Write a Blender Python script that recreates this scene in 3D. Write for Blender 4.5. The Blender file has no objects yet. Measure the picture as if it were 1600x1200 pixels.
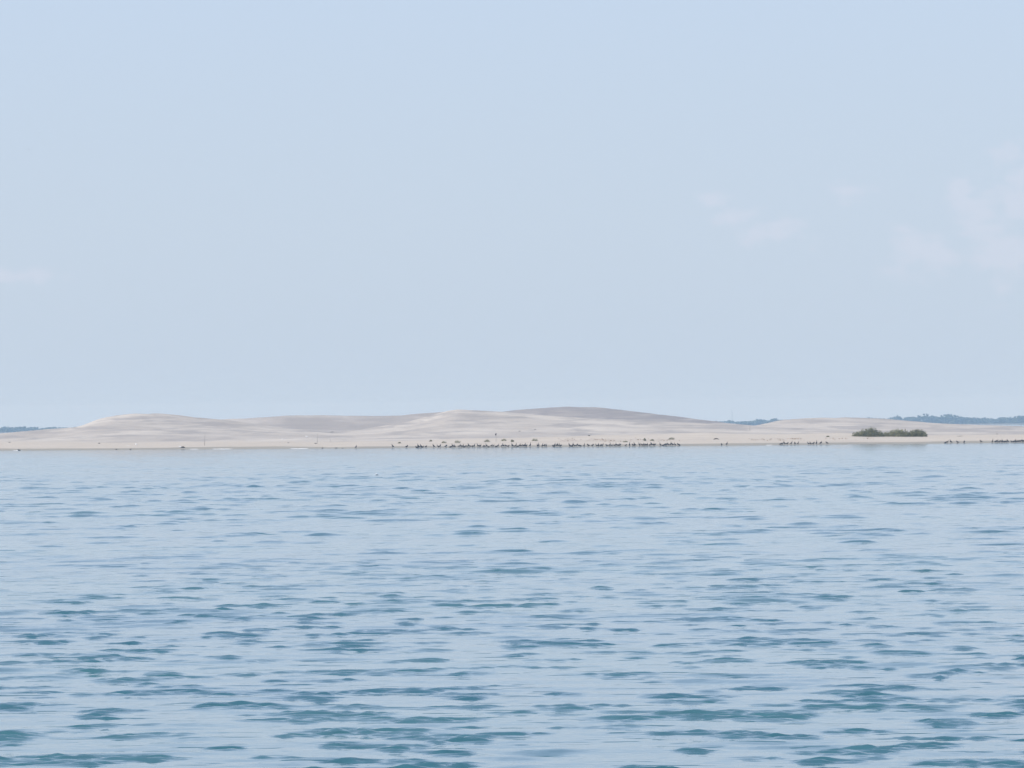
import bpy, math, random
import numpy as np
from mathutils import Matrix, Vector

random.seed(7)
rng = np.random.default_rng(11)
scene = bpy.context.scene
COL = scene.collection

# ------------------------------------------------------------------ camera
CAM_H = 3.6                      # metres above the water (deck of a boat)
F = 9750.0                       # focal length in pixels of a 1600 px wide frame (a long telephoto)
K = F / 6500.0                   # depths below are in steps of this
W, H = 1600.0, 1200.0
PITCH = math.atan(65.5 / F)      # horizon sits 65.5 px under the middle
ROLL = 14.0 / 1600.0             # the boat rolls half a degree
_f = np.array([0, math.cos(PITCH), math.sin(PITCH)])
_u0 = np.array([0, -math.sin(PITCH), math.cos(PITCH)])
_r0 = np.array([1.0, 0, 0])
_r = _r0 * math.cos(ROLL) - _u0 * math.sin(ROLL)
_u = _u0 * math.cos(ROLL) + _r0 * math.sin(ROLL)
cam_d = bpy.data.cameras.new("camera")
cam = bpy.data.objects.new("camera", cam_d)
COL.objects.link(cam)
cam_d.sensor_width = 36.0
cam_d.lens = F / W * 36.0
cam_d.clip_start = 0.5
cam_d.clip_end = 40000.0
cam.matrix_world = Matrix(((_r[0], _u[0], -_f[0], 0), (_r[1], _u[1], -_f[1], 0),
                           (_r[2], _u[2], -_f[2], CAM_H), (0, 0, 0, 1)))
scene.camera = cam

# ------------------------------------------------------------------ light
SUN_EL = math.radians(49)
SUN_AZ = math.radians(-106)      # clockwise from +Y: to the left and a little behind
SUN_DIR = Vector((math.sin(SUN_AZ) * math.cos(SUN_EL), math.cos(SUN_AZ) * math.cos(SUN_EL), math.sin(SUN_EL)))
SKY_STRENGTH = 0.10
sun_d = bpy.data.lights.new("sun", 'SUN')
sun_d.energy = 3.4
sun_d.angle = math.radians(0.6)
sun_d.color = (1.0, 0.955, 0.90)
sun = bpy.data.objects.new("sun", sun_d)
COL.objects.link(sun)
sun.location = (0, 0, 200)
sun.rotation_euler = (-SUN_DIR).to_track_quat('-Z', 'Y').to_euler()

world = bpy.data.worlds.new("World")
scene.world = world
world.use_nodes = True
nt = world.node_tree
nt.nodes.clear()


class NB:
    """small helper that chains shader nodes"""
    def __init__(self, tree):
        self.t = tree

    def n(self, kind, **kw):
        nd = self.t.nodes.new(kind)
        for k, v in kw.items():
            setattr(nd, k, v)
        return nd

    def link(self, a, b):
        self.t.links.new(a, b)

    def val(self, sock, v):
        if isinstance(v, bpy.types.NodeSocket):
            self.link(v, sock)
        else:
            sock.default_value = v

    def math(self, op, a, b=None, c=None, clamp=False):
        nd = self.n('ShaderNodeMath', operation=op, use_clamp=clamp)
        self.val(nd.inputs[0], a)
        if b is not None:
            self.val(nd.inputs[1], b)
        if c is not None:
            self.val(nd.inputs[2], c)
        return nd.outputs[0]

    def mix(self, fac, a, b):
        nd = self.n('ShaderNodeMix', data_type='RGBA')
        self.val(nd.inputs[0], fac)
        self.val(nd.inputs[6], a)
        self.val(nd.inputs[7], b)
        return nd.outputs[2]

    def ramp(self, x, lo, hi):
        nd = self.n('ShaderNodeMapRange', interpolation_type='SMOOTHSTEP')
        self.val(nd.inputs[0], x)
        nd.inputs[1].default_value = lo
        nd.inputs[2].default_value = hi
        return nd.outputs[0]

    def noise(self, vec, scale, detail=4.0, rough=0.55):
        nd = self.n('ShaderNodeTexNoise')
        self.val(nd.inputs['Vector'], vec)
        nd.inputs['Scale'].default_value = scale
        nd.inputs['Detail'].default_value = detail
        nd.inputs['Roughness'].default_value = rough
        return nd.outputs['Fac']


w = NB(nt)
sky = w.n('ShaderNodeTexSky', sky_type='NISHITA', sun_disc=False)
sky.sun_elevation = SUN_EL
sky.sun_rotation = SUN_AZ
sky.altitude = 0.0
sky.air_density = 1.0
sky.dust_density = 1.0
sky.ozone_density = 1.5
# faint far cumulus low over the horizon, all the way round
geo = w.n('ShaderNodeNewGeometry')
sep = w.n('ShaderNodeSeparateXYZ')
neg = w.n('ShaderNodeVectorMath', operation='SCALE')
w.link(geo.outputs['Incoming'], neg.inputs[0])
neg.inputs['Scale'].default_value = -1.0
w.link(neg.outputs[0], sep.inputs[0])
az = w.math('DEGREES', w.math('ARCTAN2', sep.outputs[0], sep.outputs[1]))
el = w.math('DEGREES', w.math('ARCSINE', sep.outputs[2]))
comb = w.n('ShaderNodeCombineXYZ')
w.link(az, comb.inputs[0])
w.link(w.math('MULTIPLY', el, 1.6), comb.inputs[1])
warp = w.noise(comb.outputs[0], 2.6, 7.0, 0.62)
warp = w.math('MULTIPLY', w.math('SUBTRACT', warp, 0.5), 3.6)


def px_azel(px, py):
    d = _f + _r * (px - W / 2) / F + _u * (H / 2 - py) / F
    return math.degrees(math.atan2(d[0], d[1])), math.degrees(math.atan2(d[2], math.hypot(d[0], d[1])))


# in-view banks: centre pixel, half sizes in degrees; the rest of the horizon gets random ones
banks = []
for px, py, a, b in ((1110, 312, 0.22, 0.10), (1150, 338, 0.30, 0.12), (1215, 362, 0.42, 0.16), (1320, 300, 0.34, 0.12), (1605, 270, 0.34, 0.34), (1600, 320, 0.48, 0.42), (1535, 340, 0.42, 0.40), (1500, 300, 0.18, 0.20),
                     (1440, 395, 0.55, 0.25), (1590, 400, 0.7, 0.4), (30, 430, 0.5, 0.12),
                     ):
    banks.append((*px_azel(px, py), a, b))
_rc = random.Random(3)
for i in range(16):
    a0 = _rc.choice((-1, 1)) * _rc.uniform(10, 80)
    banks.append((a0, _rc.uniform(1.0, 2.8), _rc.uniform(0.4, 1.4), _rc.uniform(0.12, 0.45)))
acc = None
for (u0, v0, a, b) in banks:
    du = w.math('MULTIPLY', w.math('SUBTRACT', az, u0), 1 / a)
    dv = w.math('MULTIPLY', w.math('SUBTRACT', el, v0), 1 / b)
    r2 = w.math('SQRT', w.math('ADD', w.math('MULTIPLY', du, du), w.math('MULTIPLY', dv, dv)))
    s = w.math('SUBTRACT', 1.0, r2)
    acc = s if acc is None else w.math('MAXIMUM', acc, s)
cloud = w.ramp(w.math('ADD', acc, warp), 0.05, 0.9)
cloud = w.math('MULTIPLY', cloud, 0.26)
# pale summer haze in the whole sky, thickest along the horizon
veil = w.math('MULTIPLY', w.math('EXPONENT', w.math('MULTIPLY', w.math('MAXIMUM', el, 0.0), -1 / 22.0)), 0.84)
hazec = w.mix(w.ramp(el, 0.0, 6.0), (4.36, 5.30, 6.62, 1), (4.55, 5.52, 7.55, 1))
skyc = w.mix(veil, sky.outputs[0], hazec)
skyc = w.mix(cloud, skyc, (6.0, 5.95, 6.9, 1))
bg = w.n('ShaderNodeBackground')
w.link(skyc, bg.inputs[0])
bg.inputs[1].default_value = SKY_STRENGTH
out = w.n('ShaderNodeOutputWorld')
w.link(bg.outputs[0], out.inputs[0])

scene.view_settings.view_transform = 'Standard'
scene.view_settings.look = 'None'
scene.view_settings.gamma = 1.0
scene.view_settings.use_curve_mapping = False
scene.view_settings.exposure = 0.36
scene.cycles.volume_bounces = 2
scene.cycles.max_bounces = 8
scene.cycles.use_denoising = True


# ------------------------------------------------------------------ helpers
def horizon(px):
    return 672.5 - 14.0 * np.asarray(px, float) / 1600.0


def ray(px, py):
    d = _f + _r * (px - W / 2) / F + _u * (H / 2 - py) / F
    return d / d[1]


def at(px, py, Y):
    """world point seen at a pixel, at depth Y"""
    d = ray(px, py)
    return np.array([d[0] * Y, Y, CAM_H + d[2] * Y])


def tag(o, label=None, cat=None, group=None, kind=None):
    if label:
        o["label"] = label
    if cat:
        o["category"] = cat
    if group:
        o["group"] = group
    if kind:
        o["kind"] = kind
    return o


def link(o, parent=None):
    COL.objects.link(o)
    if parent is not None:
        o.parent = parent
    return o


def mesh_np(name, verts, faces, mat=None, smooth=True):
    """faces: (n,4) or (n,3) int array"""
    verts = np.asarray(verts, np.float32)
    faces = np.asarray(faces, np.int32)
    k = faces.shape[1]
    me = bpy.data.meshes.new(name)
    me.vertices.add(len(verts))
    me.vertices.foreach_set("co", verts.ravel())
    me.loops.add(faces.size)
    me.loops.foreach_set("vertex_index", faces.ravel())
    me.polygons.add(len(faces))
    me.polygons.foreach_set("loop_start", np.arange(0, faces.size, k, dtype=np.int32))
    me.polygons.foreach_set("loop_total", np.full(len(faces), k, np.int32))
    me.polygons.foreach_set("use_smooth", np.full(len(faces), smooth))
    me.update(calc_edges=True)
    me.validate()
    if mat:
        me.materials.append(mat)
    return me


def grid_faces(nr, nc):
    i = np.arange(nr - 1)[:, None] * nc + np.arange(nc - 1)[None, :]
    i = i.ravel()
    return np.stack([i, i + 1, i + nc + 1, i + nc], 1)


def vnoise(x, y, seed=0):
    """smooth value noise in 0..1"""
    xi = np.floor(x).astype(np.int64)
    yi = np.floor(y).astype(np.int64)
    fx = x - xi
    fy = y - yi
    fx = fx * fx * (3 - 2 * fx)
    fy = fy * fy * (3 - 2 * fy)

    def h(a, b):
        n = (a * 374761393 + b * 668265263 + seed * 974634777) & 0xFFFFFFFF
        n = ((n ^ (n >> 13)) * 1274126177) & 0xFFFFFFFF
        return ((n ^ (n >> 16)) & 0xFFFF) / 65535.0
    a = h(xi, yi) * (1 - fx) + h(xi + 1, yi) * fx
    b = h(xi, yi + 1) * (1 - fx) + h(xi + 1, yi + 1) * fx
    return a * (1 - fy) + b * fy


def fbm(x, y, seed=0, octv=4):
    s = 0
    a = 0.5
    for k in range(octv):
        s = s + a * (vnoise(x * 2 ** k + 17.3 * k, y * 2 ** k - 9.1 * k, seed + k) - 0.5)
        a *= 0.5
    return s


def sstep(a, b, x):
    t = np.clip((x - a) / (b - a), 0, 1)
    return t * t * (3 - 2 * t)


# ------------------------------------------------------------------ materials
def new_mat(name):
    m = bpy.data.materials.new(name)
    m.use_nodes = True
    m.node_tree.nodes.clear()
    b = NB(m.node_tree)
    p = b.n('ShaderNodeBsdfPrincipled')
    o = b.n('ShaderNodeOutputMaterial')
    b.link(p.outputs[0], o.inputs[0])
    return m, b, p


def noise_mat(name, c1, c2, scale, rough=0.8, bump=0.0, spec=0.3):
    m, b, p = new_mat(name)
    tc = b.n('ShaderNodeTexCoord')
    nz = b.noise(tc.outputs['Object'], scale, 3.0)
    b.link(b.mix(b.ramp(nz, 0.3, 0.7), (*c1, 1), (*c2, 1)), p.inputs['Base Color'])
    p.inputs['Roughness'].default_value = rough
    p.inputs['Specular IOR Level'].default_value = spec
    if bump:
        bp = b.n('ShaderNodeBump')
        bp.inputs['Strength'].default_value = bump
        b.link(nz, bp.inputs['Height'])
        b.link(bp.outputs[0], p.inputs['Normal'])
    return m


# water: murky green-blue body under a dielectric surface
M_WATER, b, p = new_mat("sea_water")
geo = b.n('ShaderNodeNewGeometry')
n_big = b.noise(geo.outputs['Position'], 0.05, 3.0)
b.link(b.mix(b.ramp(n_big, 0.35, 0.65), (0.036, 0.122, 0.166, 1), (0.048, 0.142, 0.172, 1)), p.inputs['Base Color'])
p.inputs['Roughness'].default_value = 0.05
p.inputs['IOR'].default_value = 1.333
# capillary ripples: small tilts of the surface normal
nz = b.n('ShaderNodeTexNoise')
b.link(geo.outputs['Position'], nz.inputs['Vector'])
nz.inputs['Scale'].default_value = 5.5
nz.inputs['Detail'].default_value = 4.0
nz.inputs['Roughness'].default_value = 0.6
v1 = b.n('ShaderNodeVectorMath', operation='SUBTRACT')
b.link(nz.outputs['Color'], v1.inputs[0])
v1.inputs[1].default_value = (0.5, 0.5, 0.5)
v2 = b.n('ShaderNodeVectorMath', operation='MULTIPLY')
b.link(v1.outputs[0], v2.inputs[0])
v2.inputs[1].default_value = (0.09, 0.09, 0.0)
v3 = b.n('ShaderNodeVectorMath', operation='ADD')
# short steep wavelets riding on the swell, with crisp edges
mpw = b.n('ShaderNodeMapping')
mpw.inputs['Scale'].default_value = (0.95, 2.6, 0.0)
mpw.inputs['Rotation'].default_value = (0, 0, math.radians(6))
b.link(geo.outputs['Position'], mpw.inputs[0])
wv = b.ramp(b.noise(mpw.outputs[0], 1.0, 2.5, 0.55), 0.628, 0.645)
v5 = b.n('ShaderNodeVectorMath', operation='SCALE')
v5.inputs[0].default_value = (0.03, -0.17, 0.0)
b.link(wv, v5.inputs['Scale'])
v6 = b.n('ShaderNodeVectorMath', operation='ADD')
b.link(v2.outputs[0], v6.inputs[0])
b.link(v5.outputs[0], v6.inputs[1])
b.link(v6.outputs[0], v3.inputs[0])
b.link(geo.outputs['Normal'], v3.inputs[1])
v4 = b.n('ShaderNodeVectorMath', operation='NORMALIZE')
b.link(v3.outputs[0], v4.inputs[0])
b.link(v4.outputs[0], p.inputs['Normal'])

# sand: grey-beige dunes, creamier beach, darker wet edge at the waterline
M_SAND, b, p = new_mat("sand")
geo = b.n('ShaderNodeNewGeometry')
sp = b.n('ShaderNodeSeparateXYZ')
b.link(geo.outputs['Position'], sp.inputs[0])
mp = b.n('ShaderNodeMapping')
mp.inputs['Scale'].default_value = (0.12, 1.0, 2.0)
b.link(geo.outputs['Position'], mp.inputs[0])
streak = b.noise(mp.outputs[0], 0.22, 5.0, 0.6)
patch = b.noise(geo.outputs['Position'], 0.035, 5.0, 0.6)
fine = b.noise(geo.outputs['Position'], 1.6, 3.0)
att = b.n('ShaderNodeAttribute', attribute_name='dune', attribute_type='GEOMETRY')
beach = b.mix(b.ramp(streak, 0.3, 0.7), (0.435, 0.390, 0.335, 1), (0.510, 0.462, 0.400, 1))
dune = b.mix(b.ramp(patch, 0.35, 0.66), (0.390, 0.360, 0.328, 1), (0.520, 0.482, 0.432, 1))
dune = b.mix(b.math('MULTIPLY', b.ramp(streak, 0.50, 0.66), 0.6), dune, (0.300, 0.285, 0.280, 1))
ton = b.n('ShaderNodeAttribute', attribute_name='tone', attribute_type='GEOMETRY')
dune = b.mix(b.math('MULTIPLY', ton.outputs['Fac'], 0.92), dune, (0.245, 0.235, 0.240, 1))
mp2 = b.n('ShaderNodeMapping')
mp2.inputs['Scale'].default_value = (0.095, 0.016, 1.25)
b.link(geo.outputs['Position'], mp2.inputs[0])
mott = b.noise(mp2.outputs[0], 1.0, 5.0, 0.6)
dune = b.mix(b.math('MULTIPLY', b.ramp(mott, 0.48, 0.62), 0.85), dune, (0.315, 0.297, 0.285, 1))
dune = b.mix(b.math('MULTIPLY', b.ramp(mott, 0.46, 0.30), 0.5), dune, (0.470, 0.440, 0.405, 1))
c = b.mix(att.outputs['Fac'], beach, dune)
c = b.mix(b.math('MULTIPLY', b.ramp(fine, 0.55, 0.8), 0.25), c, (0.32, 0.29, 0.26, 1))
wet = b.ramp(b.math('ADD', sp.outputs[2], b.math('MULTIPLY', b.math('SUBTRACT', patch, 0.5), 0.55)), 0.36, 0.24)
c = b.mix(wet, c, (0.290, 0.272, 0.235, 1))
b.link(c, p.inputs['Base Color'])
p.inputs['Roughness'].default_value = 0.9
p.inputs['Specular IOR Level'].default_value = 0.2
bp = b.n('ShaderNodeBump')
bp.inputs['Strength'].default_value = 0.5
bp.inputs['Distance'].default_value = 0.12
b.link(fine, bp.inputs['Height'])
b.link(bp.outputs[0], p.inputs['Normal'])

M_BIRD = noise_mat("dark_plumage", (0.012, 0.012, 0.016), (0.030, 0.028, 0.030), 9.0, 0.6)
M_BIRDB = noise_mat("brown_plumage", (0.05, 0.042, 0.036), (0.10, 0.085, 0.072), 9.0, 0.7)
M_GULL = noise_mat("white_plumage", (0.78, 0.78, 0.77), (0.66, 0.67, 0.68), 6.0, 0.6)
M_GULLW = noise_mat("grey_wing", (0.42, 0.44, 0.47), (0.55, 0.57, 0.60), 6.0, 0.6)
M_SWIFT = noise_mat("dusky_plumage", (0.06, 0.06, 0.065), (0.12, 0.12, 0.12), 6.0, 0.6)
M_LEAF = noise_mat("shrub_leaf", (0.190, 0.195, 0.125), (0.360, 0.345, 0.190), 1.3, 0.75)
M_LEAFD = noise_mat("dry_shrub_leaf", (0.230, 0.230, 0.145), (0.420, 0.405, 0.235), 1.6, 0.8)


def leafy(m, amount):
    b = NB(m.node_tree)
    p = [n for n in m.node_tree.nodes if n.type == 'BSDF_PRINCIPLED'][0]
    o = [n for n in m.node_tree.nodes if n.type == 'OUTPUT_MATERIAL'][0]
    t = b.n('ShaderNodeBsdfTranslucent')
    b.link(p.inputs['Base Color'].links[0].from_socket, t.inputs[0])
    mx = b.n('ShaderNodeMixShader')
    mx.inputs[0].default_value = amount
    b.link(p.outputs[0], mx.inputs[1])
    b.link(t.outputs[0], mx.inputs[2])
    b.link(mx.outputs[0], o.inputs[0])


leafy(M_LEAF, 0.5)
leafy(M_LEAFD, 0.5)
M_STEM = noise_mat("stem", (0.10, 0.075, 0.055), (0.16, 0.13, 0.10), 5.0, 0.9)
M_WOOD = noise_mat("weathered_wood", (0.05, 0.042, 0.035), (0.12, 0.10, 0.085), 4.0, 0.9, 0.4)
M_POLE = noise_mat("grey_pole", (0.26, 0.24, 0.22), (0.36, 0.34, 0.31), 4.0, 0.9, 0.3)
M_FOAM = noise_mat("foam", (0.75, 0.78, 0.80), (0.85, 0.86, 0.87), 3.0, 0.7)
M_PLASTIC = noise_mat("bleached_litter", (0.72, 0.72, 0.70), (0.82, 0.82, 0.80), 3.0, 0.5)
M_FOREST = noise_mat("far_foliage", (0.020, 0.034, 0.016), (0.050, 0.070, 0.030), 0.09, 0.85)
M_SHORE = noise_mat("far_mud", (0.16, 0.15, 0.12), (0.22, 0.20, 0.16), 0.02, 0.9)
M_REDPLANT = noise_mat("reddish_beach_plant", (0.38, 0.27, 0.22), (0.42, 0.33, 0.24), 0.6, 0.85)
M_METAL = noise_mat("mast_steel", (0.22, 0.22, 0.22), (0.30, 0.30, 0.30), 0.5, 0.6)

# ------------------------------------------------------------------ sand bar
SHORE_PX = [(-900, 705), (-300, 704.5), (0, 704), (100, 703.4), (300, 701.8), (400, 701.3), (500, 700.8), (560, 700.8),
            (620, 700.0), (700, 699.4), (800, 698.6), (900, 698.1), (1000, 697.4), (1080, 696.6), (1200, 695.6),
            (1300, 694.6), (1400, 693.3), (1500, 692.6), (1600, 691.6), (1900, 688.0), (2500, 679)]
sx, sy = [], []
for px, py in SHORE_PX:
    d = ray(px, py)
    Y = CAM_H / -d[2]
    sx.append(d[0] * Y)
    sy.append(Y)
SX, SY = np.array(sx), np.array(sy)


def shore_y(x):
    return np.interp(x, SX, SY) + 1.6 * fbm(x / 22.0, x * 0 + 3.3, 5, 3) + 0.5 * fbm(x / 4.0, x * 0 + 1.3, 6, 2)


# ridge lines: skyline pixels, depth, front width, back width, dune-ness
RIDGES = [
    dict(Y=885, wf=95, wb=60, pts=[(-900, 690), (-300, 686), (-100, 681), (0, 678), (40, 674.5), (80, 671.5), (120, 669),
         (140, 663.5), (165, 654), (190, 648.5), (215, 646), (240, 646.5), (270, 649), (300, 653), (340, 657.5),
         (380, 662), (430, 668), (500, 674), (560, 682)]),
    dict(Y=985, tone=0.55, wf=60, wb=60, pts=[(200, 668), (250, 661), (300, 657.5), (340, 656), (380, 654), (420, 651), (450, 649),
         (500, 649.3), (560, 650), (620, 649.2), (660, 645.5), (700, 643), (760, 647), (820, 656), (900, 668)]),
    dict(Y=905, wf=110, wb=45, pts=[(480, 682), (520, 676), (560, 672), (600, 667), (640, 660), (670, 651.5), (700, 642.5),
         (715, 640), (740, 640.5), (790, 642.8), (830, 647), (870, 650), (920, 653.5), (970, 656.5), (1020, 659),
         (1080, 661.5), (1140, 664), (1200, 667), (1300, 671), (1400, 678)]),
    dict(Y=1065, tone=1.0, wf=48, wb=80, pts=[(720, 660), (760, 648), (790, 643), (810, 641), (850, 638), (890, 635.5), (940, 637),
         (970, 640), (1000, 644), (1050, 650), (1100, 656), (1130, 660), (1180, 664.5), (1250, 669)]),
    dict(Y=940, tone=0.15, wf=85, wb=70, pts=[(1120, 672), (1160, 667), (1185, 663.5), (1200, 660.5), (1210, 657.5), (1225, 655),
         (1260, 653.3), (1320, 652.3), (1380, 655), (1430, 659), (1480, 662), (1530, 664.5), (1570, 666), (1600, 667),
         (1700, 671), (1900, 675), (2500, 690)]),
    dict(Y=775, wf=52, wb=22, pts=[(560, 693), (640, 690), (720, 687), (800, 684.5), (880, 681), (940, 678.8), (1040, 677),
         (1100, 674.8), (1150, 677), (1200, 678.3), (1260, 677.5), (1310, 676.5), (1370, 679), (1450, 681), (1540, 680.5),
         (1600, 679), (1800, 678), (2500, 684)]),
]
for R in RIDGES:
    R['Y'] *= K
    R['wf'] *= 1.25
    R['wb'] *= 1.25
    P = np.array([at(px, py, R['Y']) for px, py in R['pts']])
    R['x'], R['z'] = P[:, 0], P[:, 2]
SMK = 0.16


def terrain(x, y, want_tone=False):
    """height and dune-ness of the sand at world x, y"""
    x = np.asarray(x, float)
    y = np.asarray(y, float)
    d = (y - shore_y(x)) / K
    base = np.where(d < 0, d * 0.08, 0.0) + 0.36 * sstep(0, 7, d) + 0.55 * sstep(4, 60, d) + 0.35 * sstep(40, 130, d)
    base = base - 3.2 * sstep(330, 480, d)
    acc = np.exp(np.clip(base / SMK, -50, 200))
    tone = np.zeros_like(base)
    best = base.copy()
    dn = sstep(58, 90, d)
    for k, R in enumerate(RIDGES):
        hc = np.interp(x, R['x'], R['z'], left=-2, right=-2)
        yc = R['Y'] + 18 * fbm(x / 45.0, x * 0 + 7.7 * k, 20 + k, 2)
        s = np.where(y < yc, sstep(yc - R['wf'], yc, y), 1 - sstep(yc, yc + R['wb'], y))
        zr = np.where(hc > base, base + (hc - base) * s, -2.0)
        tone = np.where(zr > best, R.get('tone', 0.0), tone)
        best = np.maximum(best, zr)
        acc = acc + np.where(hc > base, np.exp(np.clip(zr / SMK, -50, 200)) - np.exp(np.clip(base / SMK, -50, 200)) * (s < 1e-4), 0)
    z = SMK * np.log(np.maximum(acc, 1e-30))
    amp = sstep(10, 90, d)
    z = z + amp * (0.65 * fbm(x / 30.0, y / 33.0, 40, 3) + 0.7 * fbm(x / 9.0, y / 12.0, 45, 3) * sstep(1.2, 4, z) + 0.16 * fbm(x / 4.0, y / 3.0, 50, 3)) \
        + sstep(3, 15, d) * 0.10 * fbm(x / 3.0, y / 2.2, 60, 3)
    return (z, dn, tone) if want_tone else (z, dn)


dx = np.concatenate([np.linspace(-420, -125, 60, endpoint=False), np.arange(-125, 125, 0.55), np.linspace(125, 420, 60)])
dd = np.concatenate([np.linspace(-14, -1, 8), np.arange(-0.5, 14, 0.5), np.arange(14, 80, 0.9), np.arange(80, 400, 1.9),
                     np.linspace(402, 560, 24)])
GX, GD = np.meshgrid(dx, dd)
GY = GD * K + shore_y(GX)
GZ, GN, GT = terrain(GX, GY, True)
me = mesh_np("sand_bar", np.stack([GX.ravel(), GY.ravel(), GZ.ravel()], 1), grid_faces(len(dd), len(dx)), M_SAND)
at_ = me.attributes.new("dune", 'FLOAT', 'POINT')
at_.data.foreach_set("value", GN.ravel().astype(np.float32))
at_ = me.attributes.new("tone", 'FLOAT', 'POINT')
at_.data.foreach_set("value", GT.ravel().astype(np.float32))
tag(link(bpy.data.objects.new("sand_bar", me)), kind="structure")


def tz(x, y):
    return float(terrain(np.array([x]), np.array([y]))[0][0])


def on_sand(px, py):
    """first point of the sand under a pixel"""
    d = ray(px, py)
    Y = np.arange(690 * K, 1150 * K, 0.25)
    z, _ = terrain(d[0] * Y, Y)
    hit = np.nonzero(z > CAM_H + d[2] * Y)[0]
    Yh = Y[hit[0]] if len(hit) else 800.0 * K
    return np.array([d[0] * Yh, Yh, tz(d[0] * Yh, Yh)])


# ------------------------------------------------------------------ sea
# One sheet, a fan of rows and columns that is fine where the chop is large and coarse far off.
AP = 60.0
rows = [44.0]
while rows[-1] < 1130:
    y = rows[-1]
    rows.append(y + (0.4 if y < 57 else max(0.055, 0.00085 * y) if y < 170 else 0.00115 * y))
rows = np.array(rows)
far = np.geomspace(1134, 12800, 50)
near = np.array([-45, -30, -15, 0, 8, 15, 22, 30, 37, 41])
rr = np.concatenate([near, rows, far]) + AP
ca = [0.0]
while ca[-1] < 1.15:
    a = ca[-1]
    ca.append(a + (0.00045 if a < 0.050 else 0.00085 if a < 0.105 else min(0.06, 0.00085 * 1.25 ** (len([q for q in ca if q > 0.105])))))
ca = np.array(ca)
th = np.concatenate([-ca[:0:-1], ca])
RR, TH = np.meshgrid(rr, th, indexing='ij')
WX = RR * np.sin(TH)
WY = RR * np.cos(TH) - AP
dr = np.gradient(rr)
dth = np.gradient(th)
SPC = np.maximum(dr[:, None] * np.ones_like(TH), RR * dth[None, :])
ZX = np.zeros_like(WX)
ZY = np.zeros_like(WX)
ZZ = np.zeros_like(WX)
comps = [(lam, 0.0028, 0.42, 0) for lam in np.exp(rng.uniform(math.log(1.5), math.log(5.0), 46))]
comps += [(lam, 0.0400, 0.44, 1) for lam in np.exp(rng.uniform(math.log(0.18), math.log(0.52), 96))]
comps += [(lam, 0.0100, 0.66, 3) for lam in np.exp(rng.uniform(math.log(0.9), math.log(2.6), 44))]
MAIN = math.radians(-96)                      # the chop runs roughly towards the boat
i0, i1 = len(near), len(near) + len(rows)
j = np.nonzero(np.abs(th) < 0.2)[0]
sl = (slice(i0 - 2, i1), slice(j[0], j[-1] + 1))
x_, y_, s_ = WX[sl].astype(np.float32), WY[sl].astype(np.float32), SPC[sl].astype(np.float32)
zx = np.zeros_like(x_)
zy = np.zeros_like(x_)
zz = np.zeros_like(x_)
GUST = (0.85 + 0.9 * fbm(x_ / 14.0, y_ / 30.0, 77, 3)).astype(np.float32)
# wavelets come in short groups with smooth water between them
GRP = (vnoise(x_ / 0.65, y_ / 0.8, 88) * 0.66 + vnoise(x_ / 1.6 + 5, y_ / 1.7, 89) * 0.27 + vnoise(x_ / 6.0 + 5, y_ / 11.0, 90) * 0.07)
GRP = (0.02 + 1.4 * sstep(0.54, 0.72, GRP)).astype(np.float32)
GR3 = (vnoise(x_ / 1.3 + 3, y_ / 2.4, 93) * 0.75 + vnoise(x_ / 7.0 + 1, y_ / 12.0, 94) * 0.25)
GR3 = ((0.02 + 1.6 * sstep(0.54, 0.80, GR3)) * (0.80 + 1.35 * sstep(110, 300, y_))).astype(np.float32)
for lam, steep, spread, cls in comps:
    a0 = MAIN + rng.normal(0, spread)
    k = 2 * math.pi / lam
    steep = steep * (1.0 if lam < 2.6 else (2.6 / lam) ** 1.6)
    amp = steep / k
    att = np.clip((lam / s_ - 2.2) / 1.6, 0, 1) * (amp * (1.0 if cls == 0 else GR3 if cls == 3 else GRP))
    ph = (k * (math.cos(a0) * x_ + math.sin(a0) * y_) + rng.uniform(0, 2 * math.pi)).astype(np.float32)
    c_, sn = np.cos(ph), np.sin(ph)
    zz += att * c_
    q = 1.0
    zx -= att * (q * math.cos(a0)) * sn
    zy -= att * (q * math.sin(a0)) * sn
calm = (1 - sstep(-90, -8, y_ - shore_y(x_)) * 0.3).astype(np.float32)
ZZ[sl] = zz * GUST * calm
ZX[sl] = zx * GUST * calm
ZY[sl] = zy * GUST * calm
me = mesh_np("sea", np.stack([(WX + ZX).ravel(), (WY + ZY).ravel(), ZZ.ravel()], 1), grid_faces(len(rr), len(th))[:, ::-1], M_WATER)
tag(link(bpy.data.objects.new("sea", me)), kind="structure")


# ------------------------------------------------------------------ far shore and wood
WOODY = 5230.0 * K
FAR_PX = [(-900, 668), (-300, 663), (-100, 664), (0, 665.5), (15, 664.5), (30, 665), (55, 666.2), (62, 667.6), (75, 665.4), (95, 665.4),
          (128, 665.6), (250, 665), (700, 656), (1000, 656), (1128, 655.5), (1150, 655), (1180, 653), (1200, 652.5), (1215, 652),
          (1300, 653), (1392, 651.5), (1398, 649), (1405, 647), (1411, 650.5), (1418, 648.5), (1428, 648.8), (1436, 647),
          (1450, 644.8), (1466, 647), (1478, 644.6), (1500, 646.5), (1520, 648), (1525, 650.5), (1533, 650), (1550, 652),
          (1562, 651), (1580, 648.5), (1600, 646.5), (1700, 646), (1900, 650), (2500, 652)]
FP = np.array([at(px, py, WOODY) for px, py in FAR_PX])
fx = np.linspace(FP[0, 0] - 100, FP[-1, 0] + 100, 300)
prof = [(-30, -1.0), (-12, 0.15), (0, 0.9), (60, 1.4), (200, 1.4), (260, -1.0)]
V = np.array([[x, WOODY - 25 + o + 5 * math.sin(x * 0.02), z] for o, z in prof for x in fx])
me = mesh_np("far_shore", V, grid_faces(len(prof), len(fx)), M_SHORE)
tag(link(bpy.data.objects.new("far_shore", me)), kind="structure")

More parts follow.
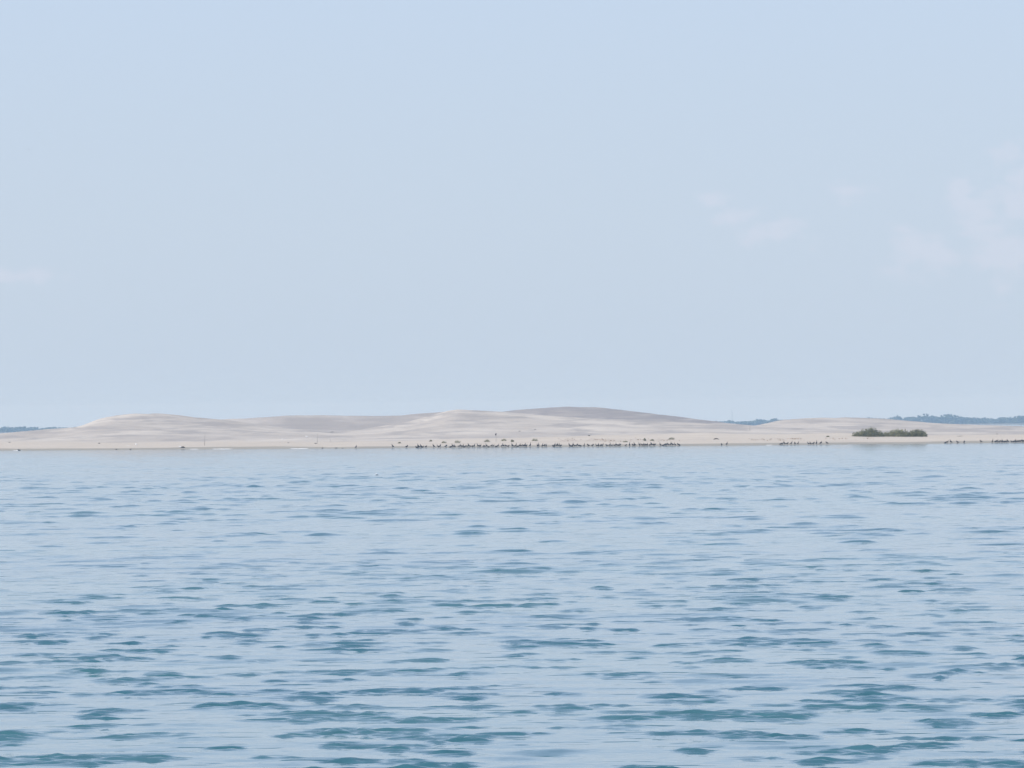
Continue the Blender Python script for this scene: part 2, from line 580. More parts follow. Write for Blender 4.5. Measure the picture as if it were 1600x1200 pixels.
ICO_V = []
ICO_F = [(0, 11, 5), (0, 5, 1), (0, 1, 7), (0, 7, 10), (0, 10, 11), (1, 5, 9), (5, 11, 4), (11, 10, 2), (10, 7, 6), (7, 1, 8),
         (3, 9, 4), (3, 4, 2), (3, 2, 6), (3, 6, 8), (3, 8, 9), (4, 9, 5), (2, 4, 11), (6, 2, 10), (8, 6, 7), (9, 8, 1)]
t_ = (1 + 5 ** 0.5) / 2
for v in [(-1, t_, 0), (1, t_, 0), (-1, -t_, 0), (1, -t_, 0), (0, -1, t_), (0, 1, t_), (0, -1, -t_), (0, 1, -t_), (t_, 0, -1), (t_, 0, 1),
          (-t_, 0, -1), (-t_, 0, 1)]:
    ICO_V.append(np.array(v) / math.hypot(1, t_))
ICO_V = np.array(ICO_V)
ICO_F = np.array(ICO_F)


def blobs(centres, radii, sq=0.8, jit=0.3):
    n = len(centres)
    v = ICO_V[None] * (1 + rng.uniform(-jit, jit, (n, 12, 1))) * np.asarray(radii)[:, None, None]
    v[:, :, 2] *= sq
    v = v + np.asarray(centres)[:, None, :]
    f = ICO_F[None] + (np.arange(n) * 12)[:, None, None]
    return v.reshape(-1, 3), f.reshape(-1, 3)


cs, rs = [], []
x = -760.0
while x < 800:
    top = np.interp(x, FP[:, 0], FP[:, 2])
    tw = random.uniform(4.5, 9.0)
    bump = random.uniform(-2.6, 0.6)
    for row in range(3):
        th_ = (top + bump + random.uniform(-0.5, 0.4)) * (0.94 if row else 0.86)
        cx, cy = x + random.uniform(-2, 2), WOODY + 4 + row * 9 + random.uniform(-3, 3)
        for q in range(15):
            u = random.uniform(0.05, 1.0) ** (1.0 if row == 0 else 1.25)
            wd = tw * (1.0 - 0.55 * u * u)
            r = random.uniform(0.9, 2.2)
            cs.append((cx + random.uniform(-wd, wd), cy + random.uniform(-3, 3), max(0.7, u * (th_ - r * 0.8))))
            rs.append(r)
    x += tw * 0.75
x = -760.0
while x < 800:                                   # closed understorey
    top = np.interp(x, FP[:, 0], FP[:, 2])
    for fr in (0.1, 0.34, 0.56):
        cs.append((x, WOODY + 14 + random.uniform(-2, 2), top * fr))
        rs.append(random.uniform(1.6, 2.4))
    x += 2.6
v, f = blobs(cs, rs)
me = mesh_np("far_wood", v, f, M_FOREST, smooth=False)
tag(link(bpy.data.objects.new("far_wood", me)), "blue hazy belt of trees along the far shore behind the dunes", "wood", kind="stuff")


def tube(path, radii, n=6, flat=None):
    """swept tube; returns verts, quads (numpy). flat: per ring (side, up) factors"""
    path = [np.array(q, float) for q in path]
    vs = []
    for i, c in enumerate(path):
        t = path[min(i + 1, len(path) - 1)] - path[max(i - 1, 0)]
        t = t / (np.linalg.norm(t) + 1e-9)
        side = np.cross(t, (0, 0, 1.0))
        if np.linalg.norm(side) < 0.15:
            side = np.array((0, 1.0, 0))
        side = side / np.linalg.norm(side)
        if side[1] > 0:
            side = -side
        up = np.cross(side, t)
        fs, fu = flat[i] if flat else (1, 1)
        for k in range(n):
            a = 2 * math.pi * k / n
            vs.append(c + radii[i] * (fs * math.cos(a) * side + fu * math.sin(a) * up))
    fs_ = []
    for i in range(len(path) - 1):
        for k in range(n):
            a, b_ = i * n + k, i * n + (k + 1) % n
            fs_.append((a, b_, b_ + n, a + n))
    # pointed caps
    c0, c1 = len(vs), len(vs) + 1
    vs += [path[0], path[-1]]
    for k in range(n):
        fs_.append((c0, (k + 1) % n, k, k))
        e = (len(path) - 1) * n
        fs_.append((c1, e + k, e + (k + 1) % n, e + k))
    return vs, fs_


def build(name, pieces, mat, smooth=True):
    me = bpy.data.meshes.new(name)
    V, Fc = [], []
    for vs, fs in pieces:
        o = len(V)
        V += [tuple(map(float, q)) for q in vs]
        for q in fs:
            u = []
            for i in q:
                if i + o not in u:
                    u.append(i + o)
            if len(u) > 2:
                Fc.append(tuple(u))
    me.from_pydata(V, [], Fc)
    me.polygons.foreach_set("use_smooth", [smooth] * len(me.polygons))
    me.update()
    me.materials.append(mat)
    return me


# mast above the far wood
p0 = at(1144, 661, WOODY + 40)
mast = [tube([(0, 0, 0), (0, 0, 12), (0, 0, 19.5)], [0.26, 0.20, 0.12], 6)]
for z in (14.0, 16.5, 18.6):
    mast.append(tube([(-1.1, 0, z), (1.1, 0, z)], [0.10, 0.10], 5))
o = link(bpy.data.objects.new("mast", build("mast", mast, M_METAL)))
o.location = (p0[0], p0[1], 1.3)
tag(o, "thin mast rising above the far blue trees in the gap between dunes", "mast")


# ------------------------------------------------------------------ shrubs
def leaves(lobes, n, size):
    """small leaf faces spread through dome-shaped lobes (cx, cy, half width, depth, height)"""
    vs, fs = [], []
    tot = sum(l[2] * l[4] for l in lobes)
    for (cx, cy, a, dpt, hgt) in lobes:
        m = int(n * a * hgt / tot)
        for _ in range(m):
            az_ = random.uniform(0, 2 * math.pi)
            u = random.random()
            r = (0.55 + 0.45 * random.random() ** 0.5) * (1 + 0.22 * math.sin(az_ * 3 + cx) + random.gauss(0, 0.06))
            ce = math.sqrt(max(0.0, 1 - u * u))
            c = np.array((cx + a * r * ce * math.cos(az_), cy + dpt * r * ce * math.sin(az_), hgt * max(0.03, u * r)))
            s = size * random.uniform(0.6, 1.4)
            d1 = np.array((random.gauss(0, 1), random.gauss(0, 1), random.gauss(0.4, 0.8)))
            d1 /= np.linalg.norm(d1)
            d2 = np.cross(d1, (random.gauss(0, 1), random.gauss(0, 1), random.gauss(0, 1)))
            d2 /= np.linalg.norm(d2) + 1e-9
            b0 = len(vs)
            vs += [c - d1 * s, c + d2 * s * 0.4, c + d1 * s, c - d2 * s * 0.4]
            fs.append((b0, b0 + 1, b0 + 2, b0 + 3))
    return vs, fs


def shrub(px, py, wpx, hpx, label, n, lobes_n=3, mat=None, depth=0.6, leaf=0.11, group=None, name="shrub", sink=0.05, shape=None):
    loc = on_sand(px, py)
    mpp = loc[1] / F
    wd, hg = wpx * mpp, hpx * mpp
    lobes = []
    for (qx, qw, qh) in shape or ():
        lobes.append(((qx - px) * mpp, random.uniform(-.1, .1) * wd * depth, qw * mpp, wd * 0.5 * depth, qh * mpp))
    for k in range(0 if shape else lobes_n):
        u = (k + 0.5) / lobes_n * 2 - 1
        lobes.append((u * wd * (0.34 if name == 'shrub' else 0.22) + random.uniform(-.05, .05) * wd, random.uniform(-.2, .2) * wd * depth,
                      wd * 0.5 * (0.45 if lobes_n > 1 else 1.0) * random.uniform(0.85, 1.2), wd * 0.5 * depth,
                      hg * (1 - 0.32 * u * u) * random.uniform(0.86, 1.08)))
    fol = build("foliage", [leaves(lobes, n, leaf)], mat or M_LEAF, False)
    if name != "shrub":                          # a tuft is all leaves
        root = link(bpy.data.objects.new(name, fol))
    else:
        root = link(bpy.data.objects.new(name, None))
        root.empty_display_size = 0.3
        link(bpy.data.objects.new("foliage", fol), root)
        for k in range(5):
            l = random.choice(lobes)
            bx, by = l[0] * 0.7 + random.uniform(-.1, .1), l[1] * 0.7
            st = tube([(bx, by, -0.15), (bx * 1.1, by, l[4] * 0.4), (l[0] + random.uniform(-.5, .5) * l[2], l[1] + random.uniform(-.3, .3) * l[3], l[4] * 0.85)],
                      [0.03 + 0.01 * hg, 0.02, 0.008], 5)
            link(bpy.data.objects.new("stem", build("stem", [st], M_STEM)), root)
    root.location = (loc[0], loc[1], loc[2] - sink)
    tag(root, label, "shrub", group)
    return root


BIGG = "large green shrubs on the right of the beach"
shrub(1354, 682.0, 49, 15.5, "largest green shrub on the right beach, tallest and leftmost of three", 7500, 4, M_LEAF, 0.55, 0.10, BIGG, shape=[(1338, 7, 7), (1345, 8, 9), (1352, 9, 11), (1358, 8, 12), (1363, 8, 13.2), (1370, 9, 9.5), (1376, 6, 6)])
shrub(1399, 682.0, 50, 12.0, "middle of three green shrubs on the right beach, low with yellowish top", 6500, 4, M_LEAFD, 0.5, 0.10, BIGG, shape=[(1382, 9, 6.5), (1390, 8, 8), (1398, 9, 10), (1404, 8, 10.8), (1411, 9, 10), (1417, 7, 7)])
shrub(1433, 682.2, 32, 12.0, "rounded dark green shrub, rightmost of three on the right beach", 5200, 2, M_LEAF, 0.6, 0.10, BIGG, shape=[(1425, 7, 8.5), (1430, 9, 10.4), (1436, 9, 10.8), (1441, 7, 9), (1444, 4, 6)])
TG = "small tufts scattered along the beach"
for (px, py, wp, hp, lab, dry) in [
    (624, 692.8, 4, 2.0, "tiny faint tuft on the sand, leftmost of the scattered tufts", True),
    (672.8, 689.8, 4, 2.4, "tiny dark tuft high on the sand left of the larger green tufts", False),
    (693.5, 692.2, 7, 3.0, "low brownish tuft spreading right, second dark tuft from the left end", True),
    (714.5, 692.2, 9, 4.4, "rounded green tuft above the bird row, left of the thin pole", False),
    (761, 690.8, 9, 4.4, "pointed green tuft just left of the thin pole with thick top", False),
    (787.5, 689.2, 10, 3.6, "wide grey green tuft just right of the thin pole with thick top", True),
    (800.5, 690.4, 6, 3.4, "small dark round tuft, second to the right of the thin pole", False),
    (835.5, 689.2, 8, 3.8, "brown tuft with a low tail of sand, midway along the bird row", True),
    (977, 691.0, 9, 1.8, "flat green strip of low growth just above the bird row", False),
    (1007.3, 688.6, 3.6, 3.8, "small upright brown tuft on the right half of the beach", True),
    (1019, 688.3, 6, 2.6, "low brown tuft next to a thin trailing line of growth", True),
    (1049, 686.8, 8, 3.8, "dark green round tuft standing alone above the right end of the long bird row", False),
    (920.5, 681.2, 3.0, 1.4, "tiny dark tuft on the pale crest above the middle of the beach", False),
    (1293.5, 682.8, 4, 2.2, "tiny grey tuft on the pale sand left of the large shrubs", True),
]:
    shrub(px, py, wp, hp, lab, 360, 1, M_LEAFD if dry else M_LEAF, 0.7, 0.06, TG, "beach_tuft", 0.03)

# low reddish growth on the beach crest
vs, fs = [], []
for (cx, cy, hw, n) in [(890, 687.5, 10, 60), (938, 687.5, 12, 90), (958, 689, 9, 70), (1000, 687.5, 10, 40), (1035, 687.2, 12, 60), (1195, 687.0, 8, 40),
                        (1242, 686.0, 9, 90), (1220, 687.5, 5, 40), (1312, 685.5, 10, 60), (1356, 685, 6, 30), (1180, 687.8, 6, 30)]:
    for _ in range(n // 2):
        q = on_sand(cx, cy) + np.array((random.gauss(0, hw * 0.09), random.gauss(0, 5.0), 0.0))
        q[2] = tz(q[0], q[1])
        for k in range(3):
            s = random.uniform(0.03, 0.07)
            a = random.uniform(0, 6.28)
            c = q + np.array((random.uniform(-.15, .15), random.uniform(-.15, .15), 0.0))
            t = np.array((math.cos(a), math.sin(a), 0)) * s
            up = np.array((random.uniform(-.05, .05), random.uniform(-.05, .05), s * 1.4))
            b0 = len(vs)
            vs += [c - t - (0, 0, .03), c + t - (0, 0, .03), c + t * 0.6 + up, c - t * 0.6 + up]
            fs.append((b0, b0 + 1, b0 + 2, b0 + 3))
o = link(bpy.data.objects.new("ground_cover", build("ground_cover", [(vs, fs)], M_REDPLANT, False)))
tag(o, "sparse low reddish plants creeping over the beach crest", "plants", kind="stuff")


# ------------------------------------------------------------------ poles, driftwood, litter
def pole(px, py0, py1, lab, r=0.05, lean=0.0, knob=False):
    loc = on_sand(px, py1)
    h = (py1 - py0) * loc[1] / F
    root = link(bpy.data.objects.new("pole", None))
    root.location = (loc[0], loc[1], loc[2])
    link(bpy.data.objects.new("shaft", build("shaft", [tube([(0, 0, -0.4), (lean * 0.4, 0, h * 0.5), (lean, 0.05, h)], [r * 1.15, r, r * 0.8], 7)], M_POLE)), root)
    if knob:
        link(bpy.data.objects.new("rag", build("rag", [tube([(lean, 0, h - 0.42), (lean - 0.04, 0, h - 0.25), (lean + 0.03, 0, h - 0.08), (lean, 0, h + 0.04)],
                                                             [0.05, 0.13, 0.12, 0.04], 7)], M_WOOD)), root)
    tag(root, lab, "pole", "thin poles stuck in the sand")


pole(319.5, 677.5, 696.0, "tall thin pole stuck in bare sand, leftmost of the poles", 0.032, 0.12)
pole(495.6, 677.5, 692.2, "thin pole with a flat dark piece of driftwood at its foot", 0.028, 0.05)
pole(516, 683.5, 690.5, "short faint stick standing right of the pole with driftwood", 0.028, -0.04)
pole(775.2, 677.0, 690.3, "thin pole with a thick dark top between two green tufts", 0.024, -0.03, True)
pole(1171.6, 664.2, 672.5, "short faint stick on the grey sand in the gap between dunes", 0.028, 0.02)


def driftwood(px, py, wpx, hpx, lab, bend=0.2, mat=None, name="driftwood", cat="driftwood", group="driftwood and dark debris on the shore"):
    loc = on_sand(px, py)
    m = loc[1] / F
    wd, hg = wpx * m, max(hpx * m, 0.06)
    pts, rad = [], []
    k = 6
    for i in range(k + 1):
        u = i / k * 2 - 1
        pts.append((u * wd / 2, random.uniform(-.08, .08) * wd, hg * 0.35 + bend * hg * (1 - u * u) + random.uniform(-.1, .1) * hg))
        rad.append(hg * 0.5 * (0.25 + 0.8 * (1 - u * u)) * random.uniform(0.8, 1.15))
    pc = [tube(pts, rad, 7)]
    i = random.choice((2, 3, 4))
    pc.append(tube([pts[i], (pts[i][0] + wd * 0.1, pts[i][1] + 0.05, hg * 1.05)], [hg * 0.2, hg * 0.07], 5))
    o = link(bpy.data.objects.new(name, build(name, pc, mat or M_WOOD)))
    o.location = (loc[0], loc[1], loc[2] - 0.02)
    tag(o, lab, cat, group)
    return o


driftwood(286, 700.0, 7, 2.2, "short dark log at the waterline with a white gull at its left end", 0.4)
driftwood(493.5, 693.0, 5.5, 1.1, "flat dark piece of driftwood at the foot of a thin pole")
driftwood(155, 693.0, 3.6, 1.2, "small grey lump of debris on the left beach above the waterline")
driftwood(182, 702.4, 3.0, 1.3, "small dark debris at the wet edge, left of a pair", 0.1)
driftwood(204, 702.2, 3.4, 1.3, "small dark debris at the wet edge below a white gull", 0.1)
driftwood(15, 691.4, 4, 0.9, "thin dark streak of debris on the far left beach")
driftwood(504, 700.6, 2.6, 1.5, "small dark lump at the waterline, first of three left of the lone bird", 0.1)
driftwood(525.5, 700.4, 4.6, 1.1, "low dark lump at the waterline, second of three left of the lone bird", 0.1)
driftwood(535.5, 700.6, 3.4, 0.9, "faint dark lump at the waterline nearest to the lone bird", 0.1)
driftwood(450.5, 692.2, 3.0, 0.9, "small brown lump on the sand below two white specks")
driftwood(1119, 687.0, 9, 1.7, "curved brown log on the pale beach left of two paired birds", 0.7)
driftwood(1500, 681.7, 10, 0.7, "long thin dark log lying on the sand right of the large shrubs")
driftwood(1558, 678.4, 2.6, 0.9, "tiny dark lump on the grey sand at the far right")
driftwood(812, 673.9, 3.6, 0.8, "small dark streak on the dune slope, left of a pair")
driftwood(836, 671.2, 3.0, 0.9, "tiny dark lump on the dune slope above the middle of the bird row")
driftwood(519, 675.3, 6, 0.8, "faint dark streak of debris high on the sand above the short stick")
driftwood(442, 686.6, 5, 1.1, "pale flattened piece of litter on the bare sand", 0.1, M_PLASTIC, "litter", "litter", "pale litter on the sand")
driftwood(200, 695.9, 7, 0.4, "thin pale strip lying on the sand beside a white gull", 0.05, M_PLASTIC, "litter", "litter", "pale litter on the sand")


# ------------------------------------------------------------------ birds
def bird_mesh(name, pose, mat):
    """one continuous swept body from tail to bill, plus legs; faces +x"""
    if pose == 'upright':
        path = [(-.33, 0, .10), (-.22, 0, .19), (-.12, 0, .29), (-.02, 0, .40), (.06, 0, .49), (.10, 0, .57), (.085, 0, .66), (.09, 0, .74), (.13, 0, .785), (.19, 0, .79), (.27, 0, .785)]
        rad = [.025, .055, .115, .135, .105, .062, .042, .038, .048, .03, .008]
    elif pose == 'tall':
        path = [(-.26, 0, .08), (-.18, 0, .18), (-.10, 0, .30), (-.03, 0, .43), (.02, 0, .54), (.045, 0, .65), (.04, 0, .76), (.04, 0, .85), (.07, 0, .91), (.13, 0, .93), (.21, 0, .95)]
        rad = [.025, .055, .115, .13, .098, .056, .038, .034, .045, .028, .008]
    elif pose == 'hunched':
        path = [(-.36, 0, .14), (-.25, 0, .20), (-.13, 0, .27), (0, 0, .34), (.10, 0, .40), (.15, 0, .46), (.13, 0, .52), (.14, 0, .565), (.19, 0, .575), (.24, 0, .56), (.31, 0, .54)]
        rad = [.025, .06, .125, .15, .12, .085, .06, .05, .05, .03, .008]
    elif pose == 'level':
        path = [(-.44, 0, .27), (-.32, 0, .28), (-.18, 0, .29), (-.02, 0, .31), (.12, 0, .35), (.21, 0, .43), (.22, 0, .53), (.21, 0, .62), (.25, 0, .67), (.31, 0, .67), (.39, 0, .655)]
        rad = [.03, .06, .11, .14, .115, .065, .042, .038, .046, .03, .008]
    elif pose == 'resting':
        path = [(-.40, 0, .07), (-.28, 0, .10), (-.15, 0, .14), (0, 0, .17), (.13, 0, .19), (.20, 0, .26), (.18, 0, .33), (.17, 0, .39), (.21, 0, .42), (.27, 0, .41), (.34, 0, .40)]
        rad = [.03, .06, .12, .15, .12, .07, .045, .04, .046, .03, .008]
    elif pose == 'preening':
        path = [(-.36, 0, .16), (-.25, 0, .21), (-.13, 0, .28), (0, 0, .35), (.10, 0, .42), (.17, 0, .50), (.19, 0, .57), (.13, 0, .62), (.05, .03, .58), (-.01, .05, .52), (-.05, .06, .46)]
        rad = [.025, .06, .12, .145, .115, .06, .042, .04, .045, .03, .008]
    else:  # standing gull
        path = [(-.26, 0, .19), (-.18, 0, .20), (-.09, 0, .215), (0, 0, .23), (.08, 0, .255), (.12, 0, .30), (.13, 0, .345), (.16, 0, .365), (.20, 0, .36), (.235, 0, .352)]
        rad = [.02, .045, .085, .10, .085, .055, .048, .05, .02, .006]
    flat = [(1.35, .45), (1.25, .7)] + [(1.0, 1.05)] * (len(path) - 2)
    pc = [tube(path, rad, 8, flat)]
    if pose != 'resting':
        bz = path[3][2]
        for s in (-1, 1):
            sc_ = 0.5 if pose == 'gull' else 1.0
            y = .055 * s * (0.7 if pose == 'gull' else 1)
            pc.append(tube([(.0, y, bz - .05), (.02, y, bz * .45), (.0, y, -.03)], [.035 * sc_, .02 * sc_, .016 * sc_], 5))
            pc.append(tube([(-.03, y, .012), (.10 * (sc_ + .2), y * 1.3, .012)], [.022 * sc_, .03 * sc_], 5, [(1, .4), (1.5, .3)]))
    # folded wings close to the body
    for s in (-1, 1):
        i0_, i1_ = 0, 4
        a, c, e = np.array(path[i1_ - 1]), np.array(path[2]), np.array(path[i0_])
        off = np.array((0, s * rad[3] * 0.82, rad[3] * 0.15))
        pc.append(tube([a + off, c + off * 0.95, e + off * 0.35 + (0, 0, .01)], [rad[3] * .45, rad[3] * .5, .02], 6, [(.35, 1), (.35, 1), (.5, .6)]))
    if pose == 'tall' and name.endswith('spread'):
        pass
    return build(name, pc, mat)


def drying_mesh(name, mat):
    me_pcs = []
    path = [(-.30, 0, .10), (-.20, 0, .19), (-.11, 0, .30), (-.02, 0, .42), (.05, 0, .52), (.08, 0, .60), (.07, 0, .69), (.075, 0, .77), (.11, 0, .82), (.17, 0, .83), (.25, 0, .83)]
    rad = [.025, .055, .115, .13, .10, .06, .042, .038, .046, .03, .008]
    me_pcs.append(tube(path, rad, 8))
    for s in (-1, 1):
        y = .055 * s
        me_pcs.append(tube([(-.02, y, .36), (.02, y, .17), (0, y, -.03)], [.035, .02, .016], 5))
        me_pcs.append(tube([(0, s * .08, .47), (.03, s * .28, .56), (-.02, s * .44, .47), (-.05, s * .56, .36)], [.08, .10, .11, .03], 6, [(1, .3)] * 4))
        me_pcs.append(tube([(-.05, s * .15, .42), (-.06, s * .30, .40), (-.07, s * .42, .36)], [.10, .13, .06], 6, [(.3, 1)] * 3))
    return build(name, me_pcs, mat)


POSES = {k: bird_mesh("waterbird_" + k, k, M_BIRD) for k in ('upright', 'tall', 'hunched', 'level', 'resting', 'preening')}
POSES['drying'] = drying_mesh("waterbird_drying", M_BIRD)
BROWN = {k: bird_mesh("waterbird_brown_" + k, k, M_BIRDB) for k in ('upright', 'tall', 'hunched')}
POSE_TXT = {'upright': 'standing upright', 'tall': 'with its neck stretched up', 'hunched': 'hunched with neck drawn in', 'level': 'holding its back level',
            'resting': 'lying low on the sand', 'preening': 'with its head bent back', 'drying': 'with its wings half open'}

# pixel columns of the birds, with poses where the photograph shows one (t tall, u upright, h hunched, l level, r resting, p preening)
ROW = """613.5u 635.5h 651.2r 653t 655.4l 657.9u 660.3r 665.6h 677.5u 685l 687.6u 696.8p 704.5r 707.4u 710.2u 717.6l 720.6h 723.6u 726.2r
729.6h 732.1u 734.5l 738.1h 741.2u 746.5u 748.6l 751u 755r 757.3h 760.1u 763r 768b 771.2b 775.6r 778.2u 784.1h 786.4u 790.6h 794.5b 800t 803.1l
806.4t 809.2r 812.3u 814b 817.6h 820u 822.2h 828.6t 839.6u 841.7t 847.6t 850.6h 853.6u 864.6r 866.6u 870u 872h 874.5t 876.2h 889.7u 892.2r 895t
897.6l 900.5h 903u 906.6r 913t 919h 926h 932.4l 935u 938.6h 941.6u 948h 953u 956.2l 961h 963.4u 966l 968.6h 978b 983.8t 989h 991.6u 999u 1003.6l
1006.2u 1009h 1011.4u 1015.6h 1018u 1020.6l 1023h 1031.6u 1036.2r 1039h 1041.6u 1044h 1048t 1050.6h 1054.6u 1059.6h 1061.8r"""
PMAP = {'t': 'tall', 'u': 'upright', 'h': 'hunched', 'l': 'level', 'r': 'resting', 'p': 'preening'}
ONES = "first second third fourth fifth sixth seventh eighth ninth tenth eleventh twelfth thirteenth fourteenth fifteenth sixteenth seventeenth eighteenth nineteenth".split()
TENS = {2: "twent", 3: "thirt", 4: "fort", 5: "fift", 6: "sixt", 7: "sevent", 8: "eight", 9: "ninet"}


def ordinal(n):
    def low(m):
        if m < 20:
            return ONES[m - 1]
        t, u = divmod(m, 10)
        return TENS[t] + ("ieth" if u == 0 else "y-" + ONES[u - 1])
    if n > 100:
        return "hundred-and-" + low(n - 100)
    return "hundredth" if n == 100 else low(n)


def put_bird(px, code, lab, group, d=None):
    brown = code == 'b'
    pose = random.choice(('upright', 'tall', 'hunched')) if brown else PMAP.get(code, code)
    me_ = (BROWN if brown else POSES)[pose]
    x0 = at(px, horizon(px) + 33, 712 * K)[0]
    dd_ = d if d is not None else random.uniform(0.4, 2.8)
    y0 = float(shore_y(np.array([x0]))[0]) + dd_
    x0 = ray(px, float(horizon(px)) + 30)[0] * y0
    z0 = tz(x0, y0)
    o = link(bpy.data.objects.new("waterbird", me_))
    o.location = (x0, y0, max(z0, -0.05))
    side = random.choice((0.0, math.pi))
    o.rotation_euler = (0, 0, side + random.gauss(0, 0.55) if random.random() < 0.75 else random.uniform(0, 6.28))
    s = random.uniform(0.64, 0.80)
    o.scale = (s * 1.2, s * 1.2, s * 0.97)
    tag(o, lab.format(pose=POSE_TXT[pose], tone="brownish" if brown else "dark"), "bird", group)


RG = "waterbirds in the long row on the shore"
lst = sorted((float(q[:-1]), q[-1]) for q in ROW.split())
for i, (px, c) in enumerate(lst):
    put_bird(px, c, "{tone} waterbird {pose}, " + ordinal(i + 1) + " in the long row from left", RG)
put_bird(556.4, 'u', "lone {tone} waterbird {pose} at the waterline left of the long row", "single waterbirds on the shore")
put_bird(29.8, 'r', "tiny {tone} waterbird {pose} at the far left waterline", "single waterbirds on the shore", 0.6)
put_bird(1127.4, 'h', "left one of a {tone} bird pair, {pose}, beside the curved log", "pair of waterbirds")
put_bird(1135.8, 'u', "right one of a {tone} bird pair, {pose}, beside the curved log", "pair of waterbirds")
for i, q in enumerate("1220r 1222.6l 1225.6u 1230.2h 1236.6b 1242h 1247b".split()):
    put_bird(float(q[:-1]), q[-1], "{tone} waterbird {pose}, " + ordinal(i + 1) + " in the loose group left of shrubs", "first loose group of waterbirds")
for i, q in enumerate("1263.4l 1266.4u 1271h 1276t 1282.6h 1292b".split()):
    put_bird(float(q[:-1]), q[-1], "{tone} waterbird {pose}, " + ordinal(i + 1) + " in the group nearest the shrubs", "second loose group of waterbirds")
for i, q in enumerate("1477.2r 1480l 1485.6u 1496b 1506.6p 1532.6b".split()):
    put_bird(float(q[:-1]), q[-1], "{tone} waterbird {pose}, " + ordinal(i + 1) + " from left, spread right of the shrubs", "spread waterbirds right of the shrubs")
for i, q in enumerate("1551b 1555.6h 1558.6u 1561.4h 1564.2h 1566.4u 1569.5h 1572.4h 1574.6u".split()):
    put_bird(float(q[:-1]), q[-1], "{tone} waterbird {pose}, " + ordinal(i + 1) + " in the tight second-last cluster", "tight cluster of waterbirds on the right")
for i, q in enumerate("1580.4h 1583.4h 1586.2u 1588.6h 1591.6p 1594.6h 1597.4u 1600h".split()):
    put_bird(float(q[:-1]), q[-1], "{tone} waterbird {pose}, " + ordinal(i + 1) + " in the cluster at the right edge", "cluster of waterbirds at the right edge")

GULL = bird_mesh("gull_standing", 'gull', M_GULL)
for (px, py, lab, sc_) in [(213, 696.6, "white gull standing on the left beach beside a thin pale strip", 1.1),
                           (281.4, 700.2, "white gull at the left end of the short dark log by the water", 1.0),
                           (479.2, 684.4, "white gull standing high on the bare sand left of the pole with driftwood", 1.15)]:
    q = on_sand(px, py)
    o = link(bpy.data.objects.new("gull", GULL))
    o.location = q
    o.rotation_euler = (0, 0, random.choice((0.3, 2.8)))
    o.scale = (sc_,) * 3
    tag(o, lab, "gull", "white gulls on the beach")

# a fleck of foam riding on the open water
d = ray(588.4, 742.6)
Y = CAM_H / -d[2]
v, f = blobs([(-.07, 0, .03), (.05, .04, .05), (0, -.05, .07), (.12, 0, .03)], [.07, .08, .06, .04], 0.7, 0.25)
o = link(bpy.data.objects.new("foam_fleck", mesh_np("foam_fleck", v, f, M_FOAM)))
o.location = (d[0] * Y, Y, 0.02)
tag(o, "tiny white fleck of foam on the open water left of the middle", "foam")


# birds in the air
def flying(px, py, Y, span, mat_b, mat_w, lab, yaw, bank, flap, name="flying_bird"):
    root = link(bpy.data.objects.new(name, None))
    root.location = at(px, py, Y * K)
    root.rotation_euler = (bank, 0, yaw)
    L = span * 0.42
    path = [(-L * .55, 0, 0), (-L * .35, 0, 0), (-L * .1, 0, .0), (L * .15, 0, .0), (L * .3, 0, .01), (L * .42, 0, .0), (L * .55, 0, -.01)]
    rad = [L * .05, L * .07, L * .12, L * .13, L * .09, L * .07, L * .01]
    fl = [(1.8, .3), (1.3, .6)] + [(1, 1)] * 5
    link(bpy.data.objects.new("body", build("body", [tube(path, rad, 8, fl)], mat_b)), root)
    for s in (-1, 1):
        h = span / 2
        w1 = [(L * .12, s * L * .08, L * .05), (L * .18, s * h * .45, L * .05 + h * flap), (-L * .05, s * h, L * .05 + h * flap * 0.6)]
        link(bpy.data.objects.new("wing", build("wing", [tube([w1[0], (L * .17, s * h * .25, L * .05 + h * flap * .6), w1[1], (L * .08, s * h * .75, L * .05 + h * flap * .85), w1[2]],
                                                                [L * .2, L * .2, L * .18, L * .11, L * .01], 6, [(1, .14)] * 5)], mat_w)), root)
    tag(root, lab, "bird", "birds in the air")


flying(1373.5, 606.2, 610, 0.95, M_GULL, M_GULL, "white bird gliding low above the dune left of the far trees", 1.2, 0.45, 0.12)
flying(45, 234, 640, 0.42, M_SWIFT, M_SWIFT, "tiny dark bird high at the far left of the sky", 0.3, 0.9, 0.25)
flying(165, 242, 640, 0.34, M_SWIFT, M_SWIFT, "tiny grey bird high in the sky, second from the left edge", 1.3, 0.3, 0.2)
flying(210.5, 433, 640, 0.34, M_SWIFT, M_SWIFT, "tiny dark bird in the left sky, lowest on that side", 0.6, 0.5, 0.2)
flying(1042, 573.5, 640, 0.42, M_SWIFT, M_SWIFT, "tiny dark bird low in the sky above the tallest dune's right slope", 1.5, 0.2, 0.2)
flying(1278, 359.5, 640, 0.34, M_SWIFT, M_SWIFT, "tiny dark bird in front of the faint clouds on the right", 0.5, 0.5, 0.2)

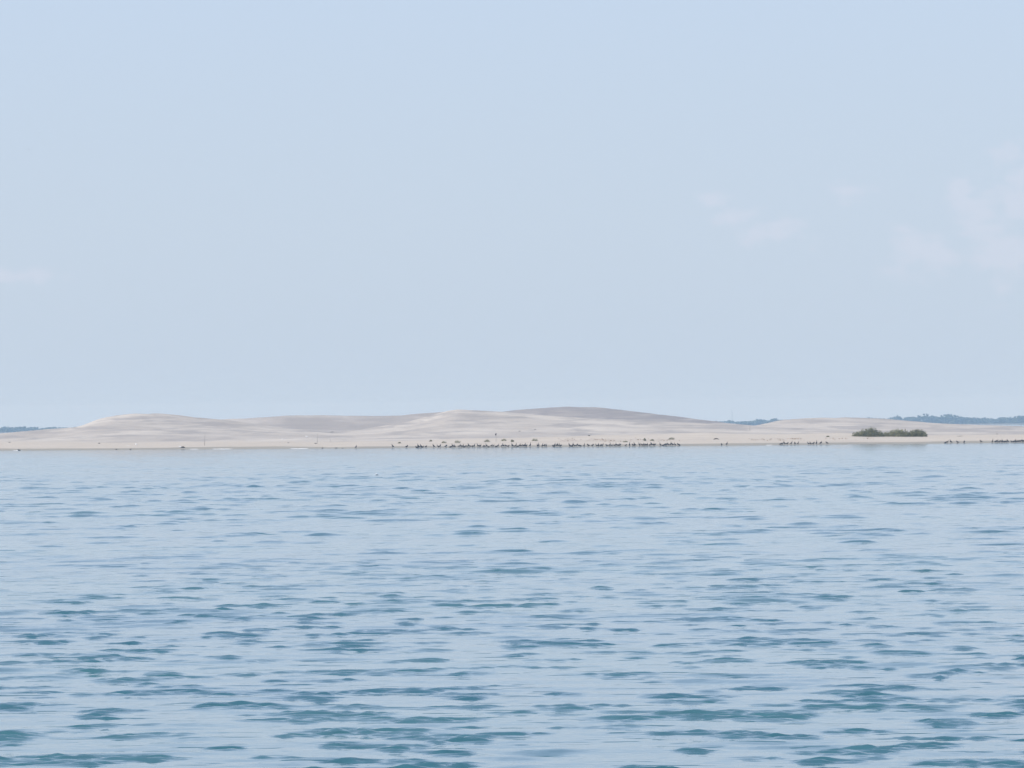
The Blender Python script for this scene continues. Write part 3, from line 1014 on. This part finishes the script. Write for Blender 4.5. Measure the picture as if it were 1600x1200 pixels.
# ------------------------------------------------------------------ foam on the waterline
FG = "foam lines on the shore"
for (p0_, p1_, lab) in [(0, 16, "white foam line at the far left edge of the shore"), (289, 304, "short faint foam line just right of the short dark log"),
                        (327, 360, "longest white foam line on the left shore, below the leftmost pole"),
                        (455, 484, "white foam line on the shore left of the pole with driftwood"),
                        (1183, 1192, "short white foam line on the shore between the bird pair and the loose group")]:
    vs, nn = [], 40
    xs = np.linspace(at(p0_, 700, 722 * K)[0], at(p1_, 700, 722 * K)[0], nn)
    cross = 5
    for i, x in enumerate(xs):
        e = math.sin(math.pi * i / (nn - 1)) ** 0.5
        y0 = float(shore_y(np.array([x]))[0]) - 1.1 + 0.3 * random.uniform(-1, 1)
        hh = (0.01 + 0.035 * e) * random.uniform(0.6, 1.2)
        for k in range(cross):
            u = k / (cross - 1) * 2 - 1
            vs.append((x, y0 + u * 0.45, -0.05 + (hh + 0.06) * (1 - u * u)))
    o = link(bpy.data.objects.new("foam", build("foam", [(vs, [tuple(q) for q in grid_faces(nn, cross)[:, ::-1]])], M_FOAM)))
    tag(o, lab, "foam", FG, kind="stuff")

# ------------------------------------------------------------------ haze
HX, HY0, HY1, HZ0, HZ1 = 14500.0, -1200.0, 14500.0, -8.0, 58.0
hv = [(x, y, z) for z in (HZ0, HZ1) for y in (HY0, HY1) for x in (-HX, HX)]
hf = [(0, 2, 3, 1), (4, 5, 7, 6), (0, 1, 5, 4), (2, 6, 7, 3), (0, 4, 6, 2), (1, 3, 7, 5)]
me = bpy.data.meshes.new("haze")
me.from_pydata(hv, [], hf)
M_HAZE = bpy.data.materials.new("haze")
M_HAZE.use_nodes = True
t = M_HAZE.node_tree
t.nodes.clear()
b = NB(t)
pv = b.n('ShaderNodeVolumePrincipled')
pv.inputs['Color'].default_value = (0.52, 0.74, 1.0, 1)
pv.inputs['Absorption Color'].default_value = (1, 1, 1, 1)
pv.inputs['Density'].default_value = 1.1e-4
pv.inputs['Anisotropy'].default_value = 0.0
om = b.n('ShaderNodeOutputMaterial')
b.link(pv.outputs[0], om.inputs['Volume'])
me.materials.append(M_HAZE)
tag(link(bpy.data.objects.new("haze", me)), "pale blue haze hanging over the water and the sand bar", "haze", kind="stuff")
